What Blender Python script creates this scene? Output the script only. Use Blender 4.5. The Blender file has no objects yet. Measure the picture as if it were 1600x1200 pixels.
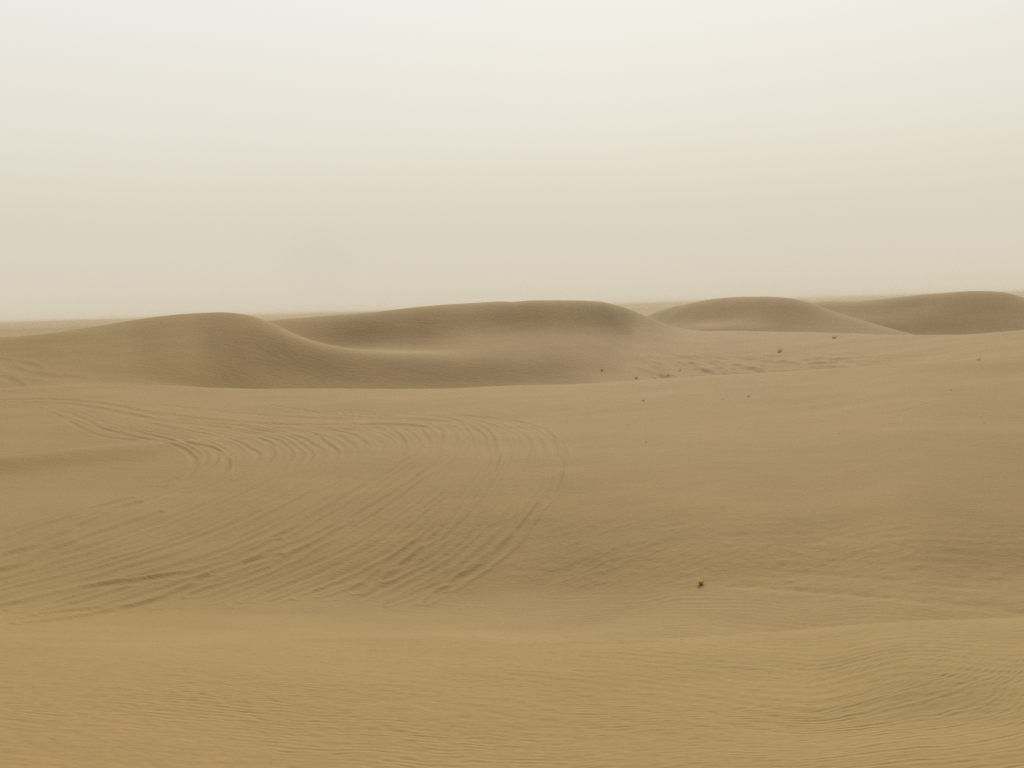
import bpy, math, random
import numpy as np
from mathutils import Matrix, Vector

# ------------------------------------------------------------------ camera
FPX = 1555.6                       # focal length in pixels of the 1600 px frame (35 mm lens)
PITCH = math.atan(120 / FPX)       # looking slightly down
ROLL = math.atan(0.030)            # held a little askew: the horizon climbs to the right
sc = bpy.context.scene
col = sc.collection
_r0 = np.array([1.0, 0, 0]); _f = np.array([0, math.cos(PITCH), -math.sin(PITCH)]); _u0 = np.cross(_r0, _f)
CR = _r0 * math.cos(ROLL) - _u0 * math.sin(ROLL)
CU = _u0 * math.cos(ROLL) + _r0 * math.sin(ROLL)
CF = _f
cam_d = bpy.data.cameras.new('camera'); cam = bpy.data.objects.new('camera', cam_d); col.objects.link(cam)
cam_d.sensor_width = 36; cam_d.lens = 35; cam_d.clip_start = 0.05; cam_d.clip_end = 20000
cam.matrix_world = Matrix(((CR[0], CU[0], -CF[0], 0), (CR[1], CU[1], -CF[1], 0), (CR[2], CU[2], -CF[2], 0), (0, 0, 0, 1)))
sc.camera = cam
sc.render.resolution_x = 1024; sc.render.resolution_y = 768

# ------------------------------------------------------------------ world, sun, exposure
SUN_EL = math.radians(34); SUN_AZ = math.radians(10)      # high, ahead of the camera, a little to the right
sc.view_settings.view_transform = 'Standard'; sc.view_settings.look = 'None'
sc.view_settings.exposure = 0.8; sc.view_settings.gamma = 1
w = bpy.data.worlds.new("World"); sc.world = w; w.use_nodes = True
nt = w.node_tree; nt.nodes.clear()
def nd(t, tree=None, **k):
    n = (tree or nt).nodes.new(t)
    for a, b in k.items(): setattr(n, a, b)
    return n
out = nd('ShaderNodeOutputWorld')
sky = nd('ShaderNodeTexSky', sky_type='NISHITA', sun_disc=False, sun_elevation=SUN_EL, sun_rotation=SUN_AZ, dust_density=10.0, air_density=1.0)
bg1 = nd('ShaderNodeBackground'); bg1.inputs[1].default_value = 0.05
bg2 = nd('ShaderNodeBackground')
tc = nd('ShaderNodeTexCoord'); sep = nd('ShaderNodeSeparateXYZ')
nt.links.new(tc.outputs['Generated'], sep.inputs[0])
ramp = nd('ShaderNodeValToRGB')                            # dust veil: colour by height above the horizon
mr = nd('ShaderNodeMapRange'); mr.inputs[1].default_value = -0.1; mr.inputs[2].default_value = 1.0
nt.links.new(sep.outputs[2], mr.inputs[0]); nt.links.new(mr.outputs[0], ramp.inputs[0])
WS = 0.565                                                   # level of the veil before exposure
def lin(c): return tuple((x / 255 / 12.92) if x / 255 <= .04045 else ((x / 255 + .055) / 1.055) ** 2.4 for x in c)
stops = [(-0.1, (188, 176, 146)), (-0.02, (200, 190, 166)), (0.0, (215, 206, 185)), (0.03, (218, 210, 191)), (0.09, (220, 213, 196)), (0.17, (230, 225, 212)),
         (0.26, (235, 233, 225)), (0.36, (240, 240, 235)), (0.6, (243, 239, 229)), (1.0, (252, 247, 234))]
el = ramp.color_ramp.elements
while len(el) < len(stops): el.new(0.5)
for e, (z, c) in zip(el, stops):
    e.position = (z + 0.1) / 1.1; e.color = lin(c) + (1,)
# broad brightening towards the veiled sun and very soft unevenness in the dust
sd = Vector((math.sin(SUN_AZ) * math.cos(SUN_EL), math.cos(SUN_AZ) * math.cos(SUN_EL), math.sin(SUN_EL)))
dot = nd('ShaderNodeVectorMath', operation='DOT_PRODUCT'); nt.links.new(tc.outputs['Generated'], dot.inputs[0]); dot.inputs[1].default_value = sd
glow = nd('ShaderNodeMapRange'); glow.inputs[1].default_value = -.75; glow.inputs[2].default_value = .62; glow.inputs[3].default_value = 0.16; glow.inputs[4].default_value = .995
nt.links.new(dot.outputs['Value'], glow.inputs[0])
glow2 = nd('ShaderNodeMapRange', interpolation_type='SMOOTHSTEP'); glow2.inputs[1].default_value = .4; glow2.inputs[2].default_value = 1.0; glow2.inputs[3].default_value = 0; glow2.inputs[4].default_value = .03
nt.links.new(dot.outputs['Value'], glow2.inputs[0])
glow_sum = nd('ShaderNodeMath', operation='ADD'); nt.links.new(glow.outputs[0], glow_sum.inputs[0]); nt.links.new(glow2.outputs[0], glow_sum.inputs[1])
nz = nd('ShaderNodeTexNoise'); nz.inputs['Scale'].default_value = 3.0; nz.inputs['Detail'].default_value = 3
mp = nd('ShaderNodeMapping'); mp.inputs['Scale'].default_value = (1, 1, 2.2); nt.links.new(tc.outputs['Generated'], mp.inputs[0]); nt.links.new(mp.outputs[0], nz.inputs['Vector'])
nm = nd('ShaderNodeMapRange'); nm.inputs[3].default_value = 0.986; nm.inputs[4].default_value = 1.014; nt.links.new(nz.outputs[0], nm.inputs[0])
mu = nd('ShaderNodeMath', operation='MULTIPLY'); nt.links.new(glow_sum.outputs[0], mu.inputs[0]); nt.links.new(nm.outputs[0], mu.inputs[1])
mu2 = nd('ShaderNodeMath', operation='MULTIPLY'); mu2.inputs[1].default_value = WS; nt.links.new(mu.outputs[0], mu2.inputs[0])
pl = nd('ShaderNodeVectorMath', operation='DOT_PRODUCT'); nt.links.new(tc.outputs['Generated'], pl.inputs[0]); pl.inputs[1].default_value = Vector((-.184, .980, .045)).normalized()
pm = nd('ShaderNodeMapRange', interpolation_type='SMOOTHSTEP'); pm.inputs[1].default_value = math.cos(math.radians(2.6)); pm.inputs[2].default_value = 1; pm.inputs[3].default_value = 1; pm.inputs[4].default_value = .975
nt.links.new(pl.outputs['Value'], pm.inputs[0]); mu3 = nd('ShaderNodeMath', operation='MULTIPLY'); nt.links.new(pm.outputs[0], mu3.inputs[0]); nt.links.new(mu.outputs[0], mu3.inputs[1]); nt.links.new(mu3.outputs[0], mu2.inputs[0])
nt.links.new(ramp.outputs[0], bg2.inputs[0]); nt.links.new(mu2.outputs[0], bg2.inputs[1]); nt.links.new(sky.outputs[0], bg1.inputs[0])
mix = nd('ShaderNodeMixShader'); mix.inputs[0].default_value = 0.985
nt.links.new(bg1.outputs[0], mix.inputs[1]); nt.links.new(bg2.outputs[0], mix.inputs[2]); nt.links.new(mix.outputs[0], out.inputs[0])
w.cycles.sampling_method = 'MANUAL'; w.cycles.sample_map_resolution = 512

sun_d = bpy.data.lights.new('sun', 'SUN'); sun = bpy.data.objects.new('sun', sun_d); col.objects.link(sun)
sun_d.energy = 2.75; sun_d.angle = math.radians(16); sun_d.color = (1.0, 0.95, 0.86)
sun.rotation_euler = Vector(-sd).to_track_quat('-Z', 'Y').to_euler()

# ------------------------------------------------------------------ numeric helpers
def pchip(x, y, q, flat=False):
    """monotone cubic through (x, y); ends continue level-clamped"""
    x = np.asarray(x, float); y = np.asarray(y, float)
    h = np.diff(x); d = np.diff(y) / h
    m = np.zeros_like(y)
    if len(x) > 2:
        w1 = 2 * h[1:] + h[:-1]; w2 = h[1:] + 2 * h[:-1]
        ok = d[:-1] * d[1:] > 0
        den = np.where(ok, w1 / np.where(ok, d[:-1], 1) + w2 / np.where(ok, d[1:], 1), 1)
        m[1:-1] = np.where(ok, (w1 + w2) / den, 0)
    m[0] = 0 if flat else d[0]; m[-1] = 0 if flat else d[-1]
    i = np.clip(np.searchsorted(x, q) - 1, 0, len(x) - 2)
    t = np.clip((q - x[i]) / h[i], 0, 1)
    return ((1 + 2 * t) * (1 - t) ** 2) * y[i] + t * (1 - t) ** 2 * h[i] * m[i] + t * t * (3 - 2 * t) * y[i + 1] + t * t * (t - 1) * h[i] * m[i + 1]

def hash2(ix, iy, seed):
    n = (ix.astype(np.int64) * 374761393 + iy.astype(np.int64) * 668265263 + seed * 1442695041) & 0xffffffff
    n = ((n ^ (n >> 13)) * 1274126177) & 0xffffffff
    return ((n ^ (n >> 16)) & 0xffff) / 32767.5 - 1
def noise(x, y, seed=0):
    ix = np.floor(x); iy = np.floor(y); fx = x - ix; fy = y - iy
    fx = fx ** 3 * (fx * (fx * 6 - 15) + 10); fy = fy ** 3 * (fy * (fy * 6 - 15) + 10)
    a = hash2(ix, iy, seed); b = hash2(ix + 1, iy, seed); c = hash2(ix, iy + 1, seed); d = hash2(ix + 1, iy + 1, seed)
    return (a * (1 - fx) + b * fx) * (1 - fy) + (c * (1 - fx) + d * fx) * fy
def fbm(x, y, o=3, seed=0):
    s = 0; a = 1.0
    for k in range(o):
        s = s + a * noise(x, y, seed + k * 17); x = x * 2.03 + 11.3; y = y * 2.03 + 5.7; a *= .5
    return s
def sstep(a, b, x):
    t = np.clip((x - a) / (b - a), 0, 1); return t * t * (3 - 2 * t)

def survey(px, py):
    """bearing and elevation tangent of a sighting in the photograph"""
    a = (np.asarray(px, float) - 800) / FPX; b = (600 - np.asarray(py, float)) / FPX
    d = a[..., None] * CR + b[..., None] * CU + CF
    return np.arctan2(d[..., 0], d[..., 1]), d[..., 2] / np.hypot(d[..., 0], d[..., 1])

# ------------------------------------------------------------------ bearings and ranges of the terrain sheet
fine = np.linspace(-31, 31, 1201)
lo = -31 - np.cumsum(np.linspace(.08, 8, 36)); lo = lo[lo > -178]; TH = np.radians(np.concatenate([[-180.0], lo[::-1], fine, -lo]))
TC = np.clip(TH, math.radians(-36), math.radians(36))
rr = [0.3]
while rr[-1] < 6000:
    r = rr[-1]
    if r < 5: d = 0.25 if r < 4 else .06
    elif r < 62: d = max(.022, r * r / (5.2 * 995) * (.75 if r < 17 or r > 50 else .55))
    elif r < 300: d = .42 + (r - 62) * .004
    else: d = r * .008
    rr.append(r + min(d, r * .5))
R = np.array(rr); NR = len(R); NT = len(TH)

def curve(pts):
    """a traced line -> elevation tangent for every bearing"""
    p = np.array(pts, float); x = np.arange(min(-350, p[0, 0]), 1960, 10.0)
    y = pchip(p[:, 0], p[:, 1], x)
    th, s = survey(x, y)
    return np.interp(TC, th, s)
PXT = 800 + FPX * np.tan(TC) / math.cos(PITCH)       # rough photo column of each bearing
def val(pts):
    if not isinstance(pts, (list, tuple)): return np.full(NT, float(pts))
    p = np.array(pts, float); return pchip(p[:, 0], p[:, 1], PXT, True)
def tab(xs, ys): return val(list(zip(xs, ys)))
def off(pts, dy): return [(a, b + dy) for a, b in pts]

class Layer:
    """profile of knots (range, height) for each bearing, walked outward by slopes"""
    def __init__(self, r, z): self.r = [r]; self.z = [z]
    def to(self, s, m, minstep=.15):                       # go on with slope m until the sight line s is met
        r0, z0 = self.r[-1], self.z[-1]
        den = s - m; num = z0 - m * r0
        r = np.where(np.abs(den) > 1e-4, num / den, r0 + minstep)
        r = np.where((r < r0 + minstep) | (r > r0 * 2.2 + 10), r0 + minstep, r)
        self.r.append(r); self.z.append(s * r); return self
    def run(self, dr, m):
        self.r.append(self.r[-1] + dr); self.z.append(self.z[-1] + m * dr); return self
    def eval(self):
        K = np.array(self.r); Z = np.array(self.z); o = np.empty((NT, NR))
        for i in range(NT): o[i] = pchip(K[:, i], Z[:, i], R)
        return o
one = np.ones(NT)

# ---- traced lines
Mc = [(-350, 606), (0, 605), (120, 600), (250, 598), (330, 602), (500, 606), (700, 606), (800, 603), (900, 599), (1000, 592), (1200, 581), (1400, 569), (1600, 556), (1950, 540)]
Rc = [(-350, 1030), (0, 1022), (400, 1020), (800, 1010), (900, 1005), (1000, 1000), (1100, 995), (1200, 988), (1300, 980), (1400, 972), (1500, 966), (1600, 962), (1950, 950)]
Nc = [(-350, 716), (0, 708), (100, 700), (250, 686), (400, 677), (600, 671), (800, 672), (1950, 660)]
Bc = [(-350, 540), (300, 513), (420, 500), (500, 493), (580, 486), (640, 478.5), (700, 472), (750, 469), (788, 467), (800, 468.2), (815, 466.5), (840, 465.5), (900, 466), (940, 468), (965, 473), (985, 481), (1010, 493), (1040, 505), (1070, 512),
      (1100, 515.5), (1200, 517.5), (1300, 519), (1430, 522), (1500, 520), (1600, 513), (1950, 498)]
Ac = [(-350, 558), (0, 531), (60, 524), (120, 514), (180, 504), (250, 493), (300, 488.5), (340, 487), (380, 490), (405, 496), (430, 506), (460, 520), (500, 534), (560, 545), (640, 550), (750, 555), (850, 570), (950, 600), (1100, 660), (1950, 700)]
Cc = [(-350, 620), (900, 545), (960, 520), (1000, 499), (1030, 484), (1060, 476), (1100, 466.5), (1140, 462), (1180, 460.5), (1230, 463), (1260, 469), (1290, 480), (1330, 494), (1400, 515), (1440, 525), (1600, 560), (1950, 600)]
Dc = [(-350, 600), (900, 540), (1150, 482), (1210, 476), (1265, 471), (1300, 469), (1330, 469.5), (1345, 468.2), (1400, 462), (1480, 455), (1530, 452.5), (1570, 455), (1600, 463), (1700, 500), (1950, 540)]

# ---- foreground to middle ridge
X5 = [0, 400, 800, 1200, 1600]
F = Layer(0.0 * one, -1.70 * one)
F.run(1.2, -.06)
F.r.append(6.2 * one); F.z.append(curve([(-350, 1235), (1950, 1235)]) * 6.2)
F.to(curve([(-350, 1150), (0, 1150), (1200, 1150), (1450, 1150), (1950, 1150)]), tab([0, 400, 900, 1250, 1450, 1600], [-.14, -.15, -.20, -.22, -.15, -.15]))
F.to(curve([(-350, 1080), (1950, 1080)]), tab([0, 400, 900, 1250, 1450, 1600], [-.13, -.13, -.17, -.20, -.14, -.15]))
F.to(curve(Rc), tab(X5, [-.20, -.22, -.22, -.20, -.20]))
s_r = curve(Rc); gap = tab([0, 700, 900, 1200, 1600], [.5, .6, 1.2, 2.4, 3.0]); dip = tab([0, 650, 900, 1200, 1600], [0, .0, .06, .20, .26])
F.r.append(F.r[-1] + gap); F.z.append((s_r + tab([0, 650, 850, 1200], [.004, .004, .001, 0])) * F.r[-1] - dip)
vs_ = curve([(-350, 938), (0, 938), (500, 931), (900, 926), (1200, 915), (1600, 905), (1950, 900)])
F.to(vs_, tab(X5, [-.20, -.22, -.20, -.06, -.02])); wv = sstep(450, 1450, PXT)
F.r[-1] = (1 - wv) * 22.6 + wv * F.r[-1]; F.z[-1] = vs_ * F.r[-1]
F.to(curve([(-350, 850), (1950, 850)]), tab(X5, [.08, .09, .10, .08, .07]))
F.to(curve([(-350, 795), (1950, 795)]), tab(X5, [.06, .07, .09, .08, .07]))
F.to(curve(off(Nc, 34)), tab([0, 250, 400, 800, 1200, 1600], [.03, .03, .03, .05, .03, .06]))
F.to(curve(off(Nc, 4)), tab([0, 120, 250, 400, 800, 1200, 1600], [.24, .22, .12, .0, .0, .0, .03]))
F.run(.6, -.04)
F.run(tab([0, 250, 500, 1600], [2.6, 2.0, 1.0, 1.0]), tab([0, 250, 500, 1600], [-.19, -.16, -.05, .01]))
F.to(curve([(-350, 645), (0, 645), (800, 648), (1100, 634), (1600, 625), (1950, 620)]), tab([0, 250, 500, 1600], [.02, .01, -.005, .02]))
F.to(curve(off(Mc, 16)), tab(X5, [.0, .0, .0, .01, .02]))
F.r.append(F.r[-1] * tab(X5, [1.13, 1.16, 1.17, 1.14, 1.10])); F.z.append(curve(Mc) * F.r[-1])
rM = F.r[-1].copy(); zM = F.z[-1].copy()
F.run(1.5, tab([0, 200, 330, 1350, 1600], [-.08, -.12, -.16, -.15, -.05]))
F.run(12.0, tab([0, 250, 400, 1200, 1450, 1600], [-.16, -.25, -.36, -.30, -.12, -.09]))
F.run(10.0, -.08)
F.run(50.0, -.10)
F.run(4000.0, -.003)
hF = F.eval()

def start(off_px, r):                                       # foot of a dune, a bit below the ridge in front
    s = curve(off(Mc, off_px)); return Layer(r - 8, s * r - 8 * .25).run(8, .25)
def frac(base, crest, v):
    p = np.array(crest, float); xs = np.unique(np.concatenate([p[:, 0], np.arange(-350, 1950, 50.)]))
    b = np.interp(xs, *np.array(base, float).T); c = pchip(p[:, 0], p[:, 1], xs)
    return curve(list(zip(xs, np.minimum(b + (c - b) * v, b))))
def bands(L, base, crest, xs, rows):
    for v, ms in rows: L.to(frac(base, crest, v), tab(xs, ms))
    return L
# ---- left dune with the long spur running to the right
base = off(Mc, 16)
A = start(16, tab([0, 400, 900], [80, 92, 96]))
bands(A, base, Ac, [0, 100, 200, 300, 380, 430, 500, 600, 750, 850], [
    (.15, [.07, .09, .17, .36, .44, .34, .28, .26, .24, .16]),
    (.42, [.08, .11, .17, .36, .50, .44, .36, .36, .32, .20]),
    (.72, [.09, .12, .17, .27, .43, .52, .50, .46, .38, .22]),
    (.90, [.08, .10, .15, .21, .34, .46, .52, .46, .36, .18]),
    (1.0, [.04, .06, .08, .10, .15, .20, .18, .14, .10, .08])])
A.run(2.5, tab([0, 300, 430, 600, 900], [-.03, -.05, -.10, -.05, -.05])); A.run(40., tab([0, 300, 430, 510, 600, 900], [-.10, -.25, -.30, -.14, -.07, -.06])); A.run(4000., -.005)
# ---- big central dune whose crest sweeps down into the right-hand ridge
B = start(16, tab([0, 900, 1200, 1400, 1600], [94, 95, 86, 76, 68]))
bands(B, base, Bc, [400, 520, 640, 760, 860, 940, 1000, 1080, 1300, 1600], [
    (.12, [.20, .20, .20, .20, .20, .12, .07, .05, .05, .04]),
    (.33, [.24, .24, .42, .42, .34, .19, .09, .07, .06, .05]),
    (.50, [.10, .08, .10, .20, .22, .18, .10, .05, .05, .04]),
    (.68, [.36, .38, .32, .18, .20, .20, .10, .05, .04, .03]),
    (.87, [.46, .50, .46, .36, .42, .44, .20, .05, .03, .03]),
    (1.0, [.18, .20, .24, .28, .32, .32, .18, .02, .02, .02])])
B.run(3.0, tab([400, 900, 1100, 1600], [-.06, -.08, -.06, -.05])); B.run(35., tab([400, 900, 1100, 1600], [-.3, -.35, -.25, -.2])); B.run(4000., -.003)
# ---- two farther dunes on the right
cb = [(-350, 640), (1000, 548), (1950, 545)]
def start2(r, pts): s = curve(pts); return Layer((r - 25) * one, s * r - 2).run(25, .08)
C = start2(182., cb)
bands(C, cb, Cc, [1000, 1060, 1100, 1180, 1250, 1300, 1400], [
    (.30, [.06, .16, .26, .26, .20, .18, .16]),
    (.43, [.06, .20, .38, .38, .28, .22, .16]),
    (.53, [.05, .10, .08, .14, .30, .22, .16]),
    (.72, [.06, .20, .40, .36, .34, .24, .16]),
    (.90, [.08, .22, .34, .40, .38, .24, .14]),
    (1.0, [.04, .10, .18, .22, .20, .14, .08])])
C.run(4., -.06); C.run(45., -.3); C.run(4000., -.002)
db = [(-350, 640), (1000, 545), (1950, 538)]
D = start2(236., db)
bands(D, db, Dc, [1200, 1280, 1340, 1420, 1520, 1600], [
    (.30, [.36, .42, .46, .44, .40, .36]),
    (.55, [.30, .40, .42, .42, .40, .36]),
    (.68, [.22, .20, .18, .22, .32, .30]),
    (.88, [.20, .30, .38, .44, .44, .38]),
    (1.0, [.08, .14, .18, .24, .24, .18])])
D.run(5., -.06); D.run(55., -.3); D.run(4000., -.002)
# ---- pale flats and low dunes far off
def ridge(crest, r, front, back, drop):
    s = curve(crest); r = r * one; z = s * r
    L = Layer(r - front, z - drop); L.run(front * .7, drop / front * 1.1); L.r.append(r); L.z.append(z); L.run(back * .2, -.01); L.run(back, -drop / back); L.run(6000., 0.)
    return L
E1 = ridge([(-350, 534), (0, 527), (60, 524), (110, 521), (200, 530), (300, 560), (1950, 600)], 330., 80., 70., 6.)
E2 = ridge([(-350, 520), (0, 513.5), (60, 512.5), (130, 508.5), (200, 507.5), (260, 511), (330, 520), (420, 540), (1950, 560)], 1000., 60., 160., 14.)
E3 = ridge([(-350, 560), (380, 506), (430, 497.5), (480, 494.5), (530, 489), (560, 487), (580, 486.3), (600, 489), (700, 505), (900, 495), (960, 484), (985, 481), (1020, 480), (1060, 479.5), (1120, 485), (1250, 540), (1950, 560)], 1250., 90., 200., 16.)
layers = [hF, A.eval(), B.eval(), C.eval(), D.eval(), E1.eval(), E2.eval(), E3.eval()]
TT, RR = np.meshgrid(TH, R, indexing='ij')
XX = (RR * np.sin(TT)).astype(float); YY = RR * np.cos(TT)
far = -10.5 + sstep(450, 900, RR) * 1.5 * noise(XX / 120, YY / 60, 6) + sstep(1100, 2400, RR) * (3.5 + 8. * fbm(XX / 420, YY / 190, 3, 5))
far = np.minimum(far, 2. + .0012 * RR)
layers.append(far)
H = layers[0].copy(); WIN = np.zeros(H.shape, np.int8)
names = {0: 0, 1: 1, 2: 2, 3: 3, 4: 4, 5: 5, 6: 6, 7: 7, 8: 8}
top = H.copy()
for k, L in enumerate(layers[1:], 1):
    lim = np.where(RR > 45, L, -99)
    WIN = np.where(lim > top, k, WIN).astype(np.int8); top = np.maximum(top, lim)
    kk = (.0035 if k == 2 else .0011) * RR
    H = np.maximum(H, lim) + kk * np.log1p(np.exp(-np.clip(np.abs(H - lim) / kk, 0, 40)))
del layers

# soften profile kinks along bearing and range (long soft dune faces)
def blur(a, n, axis):
    k = np.ones(n) / n
    p = [(0, 0), (0, 0)]; p[axis] = (n // 2, n // 2); b = np.pad(a, p, mode='edge'); c = np.cumsum(b, axis=axis)
    z = np.zeros_like(np.take(c, [0], axis=axis)); c = np.concatenate([z, c], axis=axis)
    return (np.take(c, range(n, c.shape[axis]), axis=axis) - np.take(c, range(0, c.shape[axis] - n), axis=axis)) / n
i0 = 0
HB = blur(blur(H, 9, 0), 9, 0)
fa = (np.abs(TH) < math.radians(30.5))[:, None]
H = np.where(fa, HB, H)
HB = blur(blur(H, 9, 1), 7, 1); wb = sstep(20, 40, RR) * 0 + 1
H = HB * wb + H * (1 - wb)

# broad natural unevenness
H += .018 * fbm(XX / 1.7, YY / 1.7, 2, 21) * sstep(3, 6, RR) * (1 - sstep(18, 40, RR))
H += .07 * noise(XX / 7, YY / 6, 31) * sstep(8, 20, RR) * (1 - sstep(300, 900, RR))
H += .13 * noise(XX / 31, YY / 24, 37) * sstep(40, 100, RR) * (1 - sstep(300, 900, RR))

# behind the camera both sides meet in their mean
wbk = sstep(math.radians(45), math.radians(150), np.abs(TH))[:, None]
H = H * (1 - wbk) + wbk * .5 * (H + H[::-1])

# ------------------------------------------------------------------ where a sight line meets the ground
def hit_index(px, py):
    th, s = survey(px, py); i = int(np.clip(np.searchsorted(TH, th), 0, NT - 1))
    S = H[i] / R; m = (S >= s) & (R > 4)
    j = int(np.argmax(m)) if m.any() else NR - 1
    return i, j, float(th), float(s)
def ground_at(px, py):
    i, j, th, s = hit_index(px, py)
    S = H[i] / R; j = max(j, 1); t = (s - S[j - 1]) / max(1e-9, S[j] - S[j - 1]); t = min(1, max(0, t)); r = R[j - 1] + t * (R[j] - R[j - 1])
    return r * math.sin(th), r * math.cos(th)
def height(x, y):
    th = math.atan2(x, y); r = math.hypot(x, y)
    i = int(np.clip(np.searchsorted(TH, th) - 1, 0, NT - 2)); j = int(np.clip(np.searchsorted(R, r) - 1, 0, NR - 2))
    a = (th - TH[i]) / (TH[i + 1] - TH[i]); b = (r - R[j]) / (R[j + 1] - R[j])
    return float(H[i, j] * (1 - a) * (1 - b) + H[i + 1, j] * a * (1 - b) + H[i, j + 1] * (1 - a) * b + H[i + 1, j + 1] * a * b)

# ------------------------------------------------------------------ wheel tracks carved into the sand
ADD = np.zeros_like(H)
rng = random.Random(7)
def spline(pts, n):
    p = np.array(pts, float); t = np.arange(len(p)); q = np.linspace(0, len(p) - 1, n)
    o = []
    for k in (0, 1):                                       # Catmull-Rom
        e = np.concatenate([[2 * p[0, k] - p[1, k]], p[:, k], [2 * p[-1, k] - p[-2, k]]])
        i = np.clip(q.astype(int), 0, len(p) - 2); f = q - i
        a, b, c, d = e[i], e[i + 1], e[i + 2], e[i + 3]
        o.append(.5 * (2 * b + (c - a) * f + (2 * a - 5 * b + 4 * c - d) * f * f + (3 * b - a - 3 * c + d) * f ** 3))
    return np.array(o).T
DMIN = np.full(H.shape, 1e9); DSG = np.zeros_like(H); DT = np.zeros_like(H); DL = np.zeros_like(H)
def carve(world, depth, width, t0=0., t1=1., seed=0, berm=.55):
    """press a rut with raised, uneven berms along a path on the sand"""
    n = len(world); wins = []
    m = width * 5.0
    for k in range(n - 1):
        (x0, y0), (x1, y1) = world[k], world[k + 1]
        L = math.hypot(x1 - x0, y1 - y0)
        if L < 1e-4 or L > 12: continue
        xs = (min(x0, x1) - m, max(x0, x1) + m); ys = (min(y0, y1) - m, max(y0, y1) + m)
        ang = [math.atan2(x, y) for x in xs for y in ys]
        rad = [math.hypot(x0, y0), math.hypot(x1, y1)]
        ia, ib = np.searchsorted(TH, [min(ang), max(ang)]); ja, jb = np.searchsorted(R, [min(rad) - m, max(rad) + m])
        if ib <= ia or jb <= ja: continue
        wd = (slice(ia, ib), slice(ja, jb)); X = XX[wd]; Y = YY[wd]
        ux, uy = (x1 - x0) / L, (y1 - y0) / L
        al = (X - x0) * ux + (Y - y0) * uy; d = (X - x0) * -uy + (Y - y0) * ux
        ex = al - np.clip(al, 0, L); dd = np.hypot(d, ex); bt = dd < DMIN[wd]
        DMIN[wd] = np.where(bt, dd, DMIN[wd]); DSG[wd] = np.where(bt, np.sign(d) * dd, DSG[wd]); DT[wd] = np.where(bt, (k + np.clip(al / L, 0, 1)) / (n - 1), DT[wd])
        rm = math.hypot(x0, y0); DL[wd] = np.where(bt, abs(ux * y0 - uy * x0) / rm, DL[wd])
        wins.append(wd)
    if not wins: return
    ia = min(w_[0].start for w_ in wins); ib = max(w_[0].stop for w_ in wins); ja = min(w_[1].start for w_ in wins); jb = max(w_[1].stop for w_ in wins)
    wd = (slice(ia, ib), slice(ja, jb)); hit = DMIN[wd] < m
    X = XX[wd][hit]; Y = YY[wd][hit]; d = DSG[wd][hit]; t = DT[wd][hit]; lat = DL[wd][hit]; rp = np.hypot(X, Y); far_w = sstep(28, 42, rp); width = width * (1 + .9 * lat * far_w)
    rough = sstep(32, 16, np.hypot(X, Y)) if False else 1 - sstep(24, 34, np.hypot(X, Y))
    q = (d + width * (.25 + .25 * rough) * noise(X * 1.3, Y * 1.3, 60 + seed) + width * .2 * rough * noise(X * 4, Y * 4, 61 + seed)) / width
    prof = -np.exp(-q * q) + berm * np.exp(-((np.abs(q) - 1.7) / .62) ** 2) * (1 + .5 * np.sign(q))
    fade = np.clip((t - t0) / .12, 0, 1) * np.clip((t1 - t) / .12, 0, 1)
    amp = depth * fade * np.clip(.75 + .35 * noise(X / 1.6 + seed, Y / 1.6, 90 + seed), .3, 1.2) * (1 + far_w * (1.5 * lat - .62)) * (.85 + .15 * sstep(-.50, -.40, X / np.maximum(Y, 1)))
    tmp = ADD[wd]; v_ = tmp[hit] + prof * amp; tmp[hit] = .036 * np.tanh(v_ / .036); ADD[wd] = tmp; DMIN[wd] = 1e9
def photo_path(pts, n=70):
    s = spline(pts, n); o = []
    for x, y in s: o.append(ground_at(x, y))
    o = np.array(o)
    for _ in range(3): o[1:-1] = (o[:-2] + 2 * o[1:-1] + o[2:]) / 4
    return [tuple(v) for v in o]
keys = [[(60, 634), (150, 666), (235, 686), (285, 698), (301, 722), (230, 762), (110, 806), (-60, 868)],
        [(170, 640), (300, 662), (410, 680), (445, 696), (452, 722), (360, 778), (190, 842), (-60, 915)],
        [(280, 640), (420, 655), (530, 668), (578, 684), (590, 712), (480, 785), (300, 866), (-40, 950)],
        [(400, 640), (560, 650), (660, 660), (700, 676), (690, 708), (590, 780), (440, 862), (160, 955)],
        [(560, 642), (690, 650), (760, 662), (792, 686), (790, 726), (735, 800), (655, 870), (520, 945)],
        [(700, 648), (790, 655), (845, 668), (878, 692), (880, 735), (835, 810), (770, 875), (650, 945)]]
K = np.array(keys, float); K[0, -1] = (-60, 850); K[0, -2] = (110, 792); K[4, -1] = (505, 935)
seed = 0
NTK = 84
for q in range(NTK):
    u = (q + rng.random() * .9) / NTK * 5
    if u > 4: u = 4 + (u - 4) * 1.0
    i = min(4, int(u)); f = u - i
    P = K[i] * (1 - f) + K[i + 1] * f
    P = P + np.array([[rng.uniform(-12, 12), rng.uniform(-2.2, 2.2)] for _ in range(8)]) * np.array([.8, 1, .9, .6, .6, .9, 1.4, 2.6])[:, None]
    wp = photo_path(P)
    seed += 1
    t0 = rng.choice([0, 0, .05, .12, .3, .5]); t1 = rng.choice([1, 1, .86, .78, .7])
    dp = rng.uniform(.018, .038) * (1.0 if u < 4 else .75)
    if rng.random() < .15: dp *= 1.5
    carve(wp, dp, rng.uniform(.075, .115), t0 - .12 if t0 == 0 else t0, t1 + .12 if t1 == 1 else t1, seed)
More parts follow.
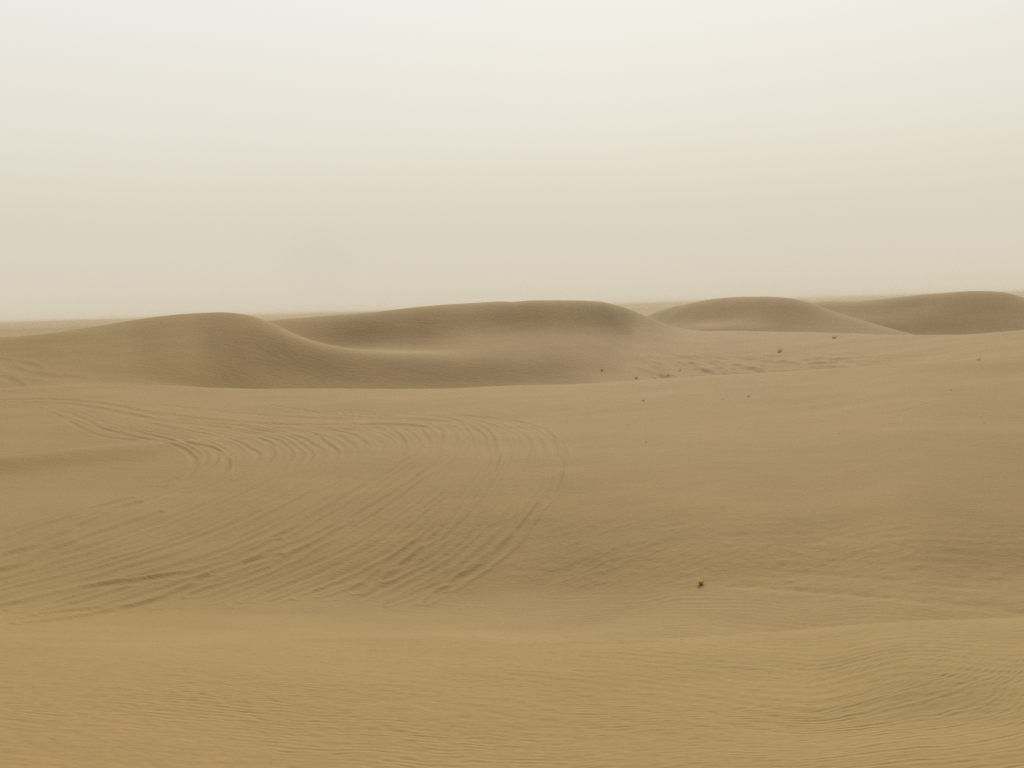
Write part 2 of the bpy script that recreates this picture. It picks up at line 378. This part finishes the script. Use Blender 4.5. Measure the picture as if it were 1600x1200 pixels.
extra = [([(-60, 627), (60, 624), (120, 627), (180, 635), (240, 648), (300, 660), (370, 665)], .055, .16), ([(-60, 629), (80, 630), (150, 638), (220, 652), (270, 660), (340, 668)], .045, .15),
         ([(-20, 634), (60, 641), (100, 655), (130, 671), (160, 682), (205, 688)], .04, .16), ([(20, 634), (90, 641), (130, 655), (165, 672), (210, 683), (262, 691)], .05, .16),
         ([(240, 689), (280, 699), (299, 714), (303, 728), (292, 742), (250, 757)], .06, .15), ([(285, 690), (330, 700), (352, 717), (352, 733), (335, 748), (290, 766)], .06, .15),
         ([(395, 680), (420, 694), (424, 712), (405, 728), (360, 748)], .04, .15),
         ([(200, 640), (300, 650), (400, 660), (500, 668), (560, 672)], .04, .14), ([(240, 646), (340, 657), (450, 664), (600, 664), (660, 668)], .035, .14),
         ([(260, 634), (400, 648), (520, 655), (620, 655), (700, 660)], .03, .14), ([(420, 632), (480, 642), (560, 652), (640, 657), (683, 668), (688, 684), (660, 706), (610, 735), (545, 776), (450, 832), (330, 900)], .05, .15),
         ([(640, 648), (690, 652), (722, 664), (728, 682), (705, 712), (650, 748), (585, 792), (515, 836), (440, 880), (300, 930)], .055, .16),
         ([(700, 652), (745, 672), (762, 702), (755, 736), (728, 786), (685, 832), (630, 862), (560, 925)], .05, .16),
         ([(750, 664), (772, 690), (772, 728), (735, 778), (690, 830), (640, 880), (600, 905)], .045, .16),
         ([(850, 668), (873, 710), (866, 765), (828, 806), (808, 836), (768, 873), (700, 920)], .05, .17),
         ([(-60, 866), (0, 848), (110, 808), (210, 778)], .05, .16), ([(-60, 898), (0, 874), (67, 851), (140, 818), (215, 785)], .065, .17), ([(-60, 915), (0, 895), (43, 880), (130, 845), (250, 800)], .05, .16),
         ([(-60, 962), (0, 950), (133, 921), (283, 898), (367, 872), (433, 845)], .05, .17), ([(-60, 980), (0, 972), (133, 953), (233, 943), (333, 900), (430, 868)], .035, .17), ([(50, 975), (147, 962), (253, 938), (325, 902)], .045, .17),
         ([(1398, 674), (1405, 650), (1425, 638), (1460, 629)], .016, .12),
         ([(0, 588), (20, 596), (30, 604)], .05, .2), ([(-20, 560), (40, 570), (60, 583), (90, 588)], .05, .25), ([(0, 566), (30, 580), (80, 590), (110, 590)], .05, .25)]
for pts, dp, wd in extra:
    seed += 1; far_ = max(p[1] for p in pts) < 672; carve(photo_path(pts), dp * (2.0 if far_ else 1.0), wd * (1.7 if far_ else .75), -.1, 1.1, seed)

# wind-scoured and churned ground
PXg = PXT[:, None] * np.ones((1, NR)); SG = H / RR
PYg = 480 - .03 * (PXg - 800) - SG * FPX                    # photo row seen at each spot, for placing patches of surface kinds
fg = (RR < 62)
def ridged(x, y, s): return 1 - np.abs(noise(x, y, s)) * 2
c30, s30 = math.cos(math.radians(28)), math.sin(math.radians(28))
U = XX * c30 + YY * s30; V = -XX * s30 + YY * c30
patch = fg * sstep(770, 850, PYg) * (1 - sstep(918, 934, PYg)) * sstep(330, 620, PXg) * (.45 + .35 * sstep(750, 900, PXg)) * (1 - .35 * sstep(1150, 1500, PXg))
clod = np.clip(fbm(XX / .22, YY / .26, 3, 71), -.2, 1.2) * .013 + np.clip(ridged(U / 1.3, V / .34, 77) - .25, 0, 1) * .018
clod *= .45 + .55 * sstep(-.5, .4, noise(XX / 1.4, YY / 1.2, 79))
ADD += patch * clod * (1 - .45 * sstep(1000, 1200, PXg))
rows = fg * sstep(755, 840, PYg) * (1 - sstep(915, 935, PYg)) * sstep(950, 1250, PXg)
warp = .12 * noise(XX / 2.5, YY / 1.5, 81)
ADD += rows * .8 * (.005 * np.sin((YY + warp) * 2 * math.pi / .55) * np.clip(.3 + 1.3 * noise(XX / 1.1, YY / .5, 83), 0, 1.2) + .008 * fbm(XX / .26, YY / .3, 2, 84))
ADD += fg * np.exp(-((PYg - 912 + .004 * (PXg - 1100)) / 4.5) ** 2) * sstep(1100, 1160, PXg) * (-.022) * (1 + .4 * noise(XX * 3, YY * 3, 82))
ADD += fg * np.exp(-((PYg - 884) / 4) ** 2) * sstep(1100, 1350, PXg) * (-.012) * (1 + .6 * noise(XX * 4, YY * 3, 85))
# faint wavelets on the strip between the near ridge and the tracks
st = fg * sstep(922, 935, PYg) * (RR > 8) * (RR < 22) * sstep(400, 1000, PXg)
ADD += st * .006 * np.sin((YY + .45 * XX + .3 * noise(XX / 1.2, YY / 1.2, 86)) * 2 * math.pi / .33) * (.5 + .5 * noise(XX / 1.3, YY / .7, 87))
# bouldery, trampled foot of the far slope
bm = (RR > 50) & (RR < 150) & ((WIN == 1) | (WIN == 2))
pb = bm * sstep(545, 566, PYg + .02 * (PXg - 1000)) * sstep(960, 1060, PXg) * (1 - sstep(1250, 1450, PXg) * .75) * (1 - sstep(1500, 1650, PXg))
ADD += pb * (.20 * np.clip(fbm(XX / .85 + YY / 9, YY / 5., 3, 91), -.4, 1.2) + .03 * fbm(XX / .35, YY / 1.6, 2, 93))
pc = bm * sstep(592, 598, PYg) * sstep(375, 420, PXg) * (1 - sstep(530, 620, PXg))
ADD += pc * .05 * np.sin((XX - .25 * YY + .5 * noise(XX / 2, YY / 5, 95)) * 2 * math.pi / 1.0) * (.6 + .5 * noise(XX, YY / 3, 96))
# fine random grain of the foreground relief
ADD -= .11 * np.exp(-((XX - 3.35) / 1.05) ** 2 - ((YY - 7.7) / .8) ** 2)
ADD += .0035 * fbm(XX / .12, YY / .09, 2, 97) * sstep(4, 6, RR) * (1 - sstep(14, 26, RR))
H = H + ADD

# ------------------------------------------------------------------ materials
def sand_material():
    m = bpy.data.materials.new('sand'); m.use_nodes = True; t = m.node_tree; t.nodes.clear()
    N = lambda ty, **k: nd(ty, t, **k)
    Lk = t.links.new
    o = N('ShaderNodeOutputMaterial'); b = N('ShaderNodeBsdfPrincipled'); Lk(b.outputs[0], o.inputs[0])
    b.inputs['Roughness'].default_value = .95; b.inputs['Specular IOR Level'].default_value = .12
    g = N('ShaderNodeNewGeometry'); P = g.outputs['Position']
    def noi(scale, detail=3, vec=None, rough=.55, sc3=None):
        n = N('ShaderNodeTexNoise'); n.inputs['Scale'].default_value = scale; n.inputs['Detail'].default_value = detail; n.inputs['Roughness'].default_value = rough
        v = vec or P
        if sc3:
            mm = N('ShaderNodeMapping'); mm.inputs['Scale'].default_value = sc3; Lk(v, mm.inputs[0]); v = mm.outputs[0]
        Lk(v, n.inputs['Vector']); return n
    def mth(op, a, bb=None, c=None):
        n = N('ShaderNodeMath', operation=op)
        for k, v in enumerate((a, bb, c)):
            if v is None: continue
            if isinstance(v, (int, float)): n.inputs[k].default_value = v
            else: Lk(v, n.inputs[k])
        return n.outputs[0]
    def mrg(v, a, b_, c, d, smooth=True):
        n = N('ShaderNodeMapRange', interpolation_type='SMOOTHSTEP' if smooth else 'LINEAR'); Lk(v, n.inputs[0])
        for k, x in enumerate((a, b_, c, d)): n.inputs[k + 1].default_value = x
        return n.outputs[0]
    # colour: quartz sand with drifts of slightly redder and slightly greyer grains
    n1 = noi(.09, 4); n2 = noi(.5, 4, sc3=(.6, 1, 1)); n3 = noi(14, 4); n4 = noi(160, 2)
    mx = N('ShaderNodeMix', data_type='RGBA'); mx.inputs[6].default_value = SAND_A + (1,); mx.inputs[7].default_value = SAND_B + (1,)
    Lk(mrg(n1.outputs[0], .35, .65, 0, 1), mx.inputs[0])
    v = mth('MULTIPLY', mrg(n2.outputs[0], .3, .7, .965, 1.035), mrg(n3.outputs[0], .25, .75, .955, 1.045))
    v = mth('MULTIPLY', v, mrg(n4.outputs[0], .25, .75, .93, 1.07))
    hs = N('ShaderNodeVectorMath', operation='SCALE'); Lk(mx.outputs[2], hs.inputs[0]); Lk(v, hs.inputs['Scale']); Lk(hs.outputs[0], b.inputs['Base Color'])
    # ripples: wind lines across the view, bent by the ground, forking where the noise bends them
    sp = N('ShaderNodeSeparateXYZ'); Lk(P, sp.inputs[0]); X, Y, Z = sp.outputs
    w1 = noi(.35, 2); w2 = noi(1.6, 2); w3 = noi(4.2, 2)
    dx = mth('SUBTRACT', X, 2.75)
    dp_ = mth('MAXIMUM', dx, 0.0); dn = mth('MAXIMUM', mth('MINIMUM', dx, 0.0), -1.6)
    bend = mth('ADD', mth('MULTIPLY', mth('MULTIPLY', dp_, dp_), .33), mth('MULTIPLY', mth('MULTIPLY', dn, dn), .07))
    ph0 = mth('ADD', mth('MULTIPLY', w1.outputs[0], .4), mth('ADD', mth('MULTIPLY', w2.outputs[0], .25), mth('MULTIPLY', w3.outputs[0], .09)))
    bowl = mth('MULTIPLY', mrg(X, 1.7, 2.7, 0, 1), mrg(Y, 9.3, 8.2, 0, 1))
    yy = mth('SUBTRACT', Y, bend)
    ph = mth('ADD', yy, ph0)
    def ripple(lam, off_=0):
        s = mth('SINE', mth('MULTIPLY', mth('ADD', ph, off_), 2 * math.pi / lam)); return s
    r1 = ripple(.088); r2 = ripple(.118, .03)
    mA = mrg(noi(.7, 2, sc3=(.7, 1, 1)).outputs[0], .36, .62, .15, 1); mB = mrg(noi(4.5, 3).outputs[0], .38, .62, .1, 1.35)
    near = mrg(Y, 7.5, 13.5, 1, .22)
    amp = mth('MULTIPLY', mth('MULTIPLY', mA, mB), near)
    amp = mth('ADD', mth('MULTIPLY', amp, .95), mth('MULTIPLY', bowl, .42))
    farz = mrg(Y, 14, 20, 1, 0)
    hgt = mth('MULTIPLY', mth('MULTIPLY', mth('ADD', mth('MULTIPLY', r1, .8), mth('MULTIPLY', mth('MULTIPLY', r2, bowl), .8)), amp), mth('MULTIPLY', farz, .0040))
    n5 = noi(9, 4, sc3=(.6, 1.3, 1)); n6 = noi(2.2, 4, sc3=(.5, 1.2, 1)); n7 = noi(60, 3)
    hgt = mth('ADD', hgt, mth('MULTIPLY', n5.outputs[0], mth('MULTIPLY', mrg(Y, 10, 30, .010, .022), mrg(Y, 150, 350, 1, 0))))
    hgt = mth('ADD', hgt, mth('MULTIPLY', n6.outputs[0], mth('MULTIPLY', mrg(Y, 15, 60, .0, .05), mrg(Y, 150, 350, 1, 0))))
    hgt = mth('ADD', hgt, mth('MULTIPLY', n7.outputs[0], .0018))
    bp = N('ShaderNodeBump'); bp.inputs['Distance'].default_value = 1.0; bp.inputs['Strength'].default_value = .8; Lk(hgt, bp.inputs['Height']); Lk(bp.outputs[0], b.inputs['Normal'])
    return m
SAND_A = (.209, .140, .056); SAND_B = (.201, .136, .0555)
sand = sand_material()
def simple(name, a, b_, rough=.8, scale=30.):
    m = bpy.data.materials.new(name); m.use_nodes = True; t = m.node_tree; b = t.nodes['Principled BSDF']; b.inputs['Roughness'].default_value = rough; b.inputs['Specular IOR Level'].default_value = .2
    g = nd('ShaderNodeNewGeometry', t); n = nd('ShaderNodeTexNoise', t); n.inputs['Scale'].default_value = scale; t.links.new(g.outputs['Position'], n.inputs['Vector'])
    mx = nd('ShaderNodeMix', t, data_type='RGBA'); mx.inputs[6].default_value = a + (1,); mx.inputs[7].default_value = b_ + (1,)
    t.links.new(n.outputs[0], mx.inputs[0]); t.links.new(mx.outputs[2], b.inputs['Base Color'])
    tr = nd('ShaderNodeBsdfTranslucent', t); t.links.new(mx.outputs[2], tr.inputs[0]); ms = nd('ShaderNodeMixShader', t); ms.inputs[0].default_value = .45
    o = t.nodes['Material Output']; t.links.new(b.outputs[0], ms.inputs[1]); t.links.new(tr.outputs[0], ms.inputs[2]); t.links.new(ms.outputs[0], o.inputs[0]); return m
green = simple('green_blades', (.42, .35, .12), (.52, .43, .18)); dry = simple('dry_stems', (.42, .28, .13), (.52, .38, .19)); dark = simple('dry_scrub', (.22, .165, .08), (.32, .24, .11))
litter = simple('litter', (.18, .125, .06), (.26, .18, .085))

# ------------------------------------------------------------------ terrain meshes
dRx = np.gradient(XX, axis=1); dRy = np.gradient(YY, axis=1); dRz = np.gradient(H, axis=1)
dTx = np.gradient(XX, axis=0); dTy = np.gradient(YY, axis=0); dTz = np.gradient(H, axis=0)
NX = dTz * dRy - dTy * dRz; NY = dTx * dRz - dTz * dRx; NZ = dTy * dRx - dTx * dRy
sg = np.sign(NZ); sg[sg == 0] = 1; ln = np.sqrt(NX ** 2 + NY ** 2 + NZ ** 2) + 1e-12
NRM = np.stack([NX * sg / ln, NY * sg / ln, NZ * sg / ln], -1).reshape(-1, 3)
CO = np.stack([XX, YY, H], -1).reshape(-1, 3)
idx = np.arange(NT * NR).reshape(NT, NR)
Q = np.stack([idx[:-1, :-1], idx[1:, :-1], idx[1:, 1:], idx[:-1, 1:]], -1).reshape(-1, 4)
win = WIN[:-1, :-1].reshape(-1)
def sheet(name, sel, label, centre=False):
    q = Q[sel]; used, inv = np.unique(q, return_inverse=True); q = inv.reshape(-1, 4)
    co = CO[used]; nv = len(used); nq = len(q); faces = q.reshape(-1); starts = np.arange(nq) * 4; n_extra = 0
    nrm = NRM[used]
    if centre:                                             # close the disc under the camera
        c = nv; co = np.vstack([co, [[0, 0, -1.7]]]); nrm = np.vstack([nrm, [[0, 0, 1.]]]); nv += 1
        ring = np.searchsorted(used, idx[:, 0]); tri = np.stack([ring[1:], ring[:-1], np.full(NT - 1, c)], -1)
        starts = np.concatenate([starts, nq * 4 + np.arange(NT - 1) * 3]); faces = np.concatenate([faces, tri.reshape(-1)])
    me = bpy.data.meshes.new(name); me.vertices.add(nv); me.vertices.foreach_set('co', co.astype(np.float32).reshape(-1))
    me.loops.add(len(faces)); me.loops.foreach_set('vertex_index', faces.astype(np.int32)); me.polygons.add(len(starts)); me.polygons.foreach_set('loop_start', starts.astype(np.int32))
    me.update(calc_edges=True); me.shade_smooth() if hasattr(me, 'shade_smooth') else me.polygons.foreach_set('use_smooth', np.ones(len(starts), bool))
    me.normals_split_custom_set_from_vertices(nrm.astype(np.float32))
    me.materials.append(sand); o = bpy.data.objects.new(name, me); col.objects.link(o); o['kind'] = 'structure'; o['label'] = label; return o
sheet('ground', (win == 0), 'rippled tan sand plain and low ridge marked with curving wheel tracks', True)
sheet('dune', win == 1, 'smooth left-hand sand dune with rounded crest and a long low spur')
sheet('dune', win == 2, 'largest dark-faced sand dune in the middle sweeping down into the right-hand ridge')
sheet('dune', win == 3, 'rounded farther dune just right of the big middle dune')
sheet('dune', win == 4, 'farthest long dark dune at the right edge of the view')
sheet('hills', win >= 5, 'low pale hazy dunes along the skyline')

# ------------------------------------------------------------------ small plants
def blade(vs, fs, base, az, lean, length, width, curl, segs=4):
    p = Vector(base); d = Vector((math.sin(lean) * math.cos(az), math.sin(lean) * math.sin(az), math.cos(lean))); side = Vector((-math.sin(az + .6), math.cos(az + .6), 0)); n0 = len(vs)
    for k in range(segs + 1):
        wd = width * (1 - k / segs) ** .7 * .5 + .0004
        vs += [p - side * wd, p + side * wd]
        lean2 = lean + curl * (k + 1) / segs
        d = Vector((math.sin(lean2) * math.cos(az), math.sin(lean2) * math.sin(az), math.cos(lean2))); p = p + d * (length / segs)
    for k in range(segs): a = n0 + 2 * k; fs.append((a, a + 1, a + 3, a + 2))
def mesh(name, vs, fs, m, parent=None):
    me = bpy.data.meshes.new(name); me.from_pydata([tuple(v) for v in vs], [], fs); me.materials.append(m); o = bpy.data.objects.new(name, me); col.objects.link(o)
    if parent: o.parent = parent
    return o
def tuft(name, label, cat, px, py, hgt, wid, n, kind, group=None, seed=1, lean=0.):
    q = random.Random(seed); x, y = ground_at(px, py); z = height(x, y)
    e = bpy.data.objects.new(name, None); e.empty_display_size = .1; col.objects.link(e); e.location = (x, y, z - .004); e['label'] = label; e['category'] = cat
    if group: e['group'] = group
    vs, fs = [], []
    for k in range(n):
        a = q.uniform(0, 2 * math.pi); rr_ = wid * .16 * math.sqrt(q.random())
        ln_ = hgt * q.uniform(.6, 1.15); le = q.uniform(.02, .75) * wid / max(hgt, .01) * .75
        blade(vs, fs, (rr_ * math.cos(a) + lean * hgt * .0, rr_ * math.sin(a), 0), a + q.uniform(-.5, .5), min(le, 1.25), ln_, .0035 + hgt * .02, q.uniform(0, .55))
    mesh('blades', vs, fs, green if kind == 'green' else dark, e)
    vs, fs = [], []
    for k in range(max(14, n // 3)):
        a = q.uniform(0, 2 * math.pi); ln_ = hgt * q.uniform(.3, .65)
        blade(vs, fs, (wid * .15 * math.cos(a) * q.random(), wid * .15 * math.sin(a) * q.random(), 0), a, q.uniform(.2, 1.1) * min(1, wid / hgt), ln_, .007 + hgt * .035, q.uniform(0, .3), 3)
    mesh('dead_stems', vs, fs, dry if kind == 'green' else litter, e)
    return e
G = 'small scrub tufts scattered over the far slope'
tuft('grass_tuft', 'upright yellow-green grass tuft with brown base standing alone on the open sand', 'grass tuft', 1095, 913, .20, .20, 90, 'green', None, 3)
# (photo column, row, height, width, blades, label)
SP = [(1303, 529, .62, 1.0, 60, 'dark scrub tuft just below the crest of the right-hand ridge, highest of all'),
      (1218, 550, .62, 1.1, 60, 'forked dark scrub tuft on the far slope above the churned sand'),
      (941, 579, .40, .45, 40, 'lone dark scrub tuft at the foot of the big middle dune'),
      (994, 591, .45, .6, 40, 'dark scrub tuft on the ridge line at the left end of the churned sand'),
      (1044, 587, .35, .7, 40, 'wide low scrub tuft in the churned sand right of the ridge-line tuft'),
      (1062, 580, .35, .5, 36, 'small scrub tuft in the churned sand, slightly uphill of the wide low tuft'),
      (1529, 563, .25, .5, 30, 'faint brown scrub tuft near the right edge of the far slope')]
for k, (x, y, h, wd, n, lb) in enumerate(SP): tuft('desert_shrub', lb, 'shrub', x, y, h, wd, n, 'dark', G, 20 + k)
SM = [(1005, 627, .17, .20, 26, 'small round dry tuft on the smooth slope just below the middle ridge'),
      (1170, 620, .17, .26, 26, 'small greenish dry tuft on the smooth slope, right of two flat scraps'),
      (1130, 624, .08, .26, 26, 'flat brown scrap of dry grass, lower of the pair on the smooth slope'),
      (1136, 619, .06, .22, 26, 'flat brown scrap of dry grass, upper of the pair on the smooth slope'),
      (938, 621, .06, .24, 26, 'thin flat scrap of dry grass left of the round tuft under the middle ridge'),
      (1311, 677, .05, .17, 26, 'short dark dry grass scrap alone on the smooth brown slope'),
      (1010, 692, .06, .16, 26, 'faint dry grass scrap in the middle of the smooth slope'),
      (1486, 610, .08, .18, 26, 'tiny brown tuft on the smooth slope towards the right edge'),
      (1538, 661, .05, .14, 26, 'tiny dark scrap of dry grass low on the slope near the right edge')]
for k, (x, y, h, wd, n, lb) in enumerate(SM): tuft('dry_tuft', lb, 'dry grass', x, y, h, wd, n, 'dark', 'scraps of dry grass on the smooth slope', 60 + k)
vs, fs = [], []
x, y = ground_at(1412, 1174)
blade(vs, fs, (0, 0, 0), .9, .05, .13, .0014, .28, 8)
o = mesh('dry_grass', vs, fs, dry); o.location = (x, y, height(x, y) - .01); o['label'] = 'single thin dry grass stem standing among the ripples at bottom right'; o['category'] = 'grass stem'

# ------------------------------------------------------------------ dust haze
hz = bpy.data.materials.new('dust_haze'); hz.use_nodes = True; t = hz.node_tree; t.nodes.clear()
o_ = nd('ShaderNodeOutputMaterial', t); pv = nd('ShaderNodeVolumePrincipled', t); t.links.new(pv.outputs[0], o_.inputs['Volume'])
pv.inputs['Color'].default_value = (.65, .595, .475, 1); pv.inputs['Density'].default_value = .0004; pv.inputs['Anisotropy'].default_value = .0
RB = 6300.; zb = float(H.min()) - 1.0; zt = float(max(H.max(), .5)) + .4
v8 = [(sx * RB, sy * RB, z_) for z_ in (zb, zt) for sx, sy in ((-1, -1), (1, -1), (1, 1), (-1, 1))]
hb = mesh('haze', v8, [(0, 3, 2, 1), (4, 5, 6, 7), (0, 1, 5, 4), (1, 2, 6, 5), (2, 3, 7, 6), (3, 0, 4, 7)], hz); hb['kind'] = 'stuff'
sc.cycles.volume_bounces = 2; sc.cycles.max_bounces = 6; sc.cycles.diffuse_bounces = 3
sc.cycles.use_denoising = False
print('grid', NT, NR, 'hmin', H.min(), 'hmax', H.max(), 'rM', rM[[100, NT // 2, -100]])
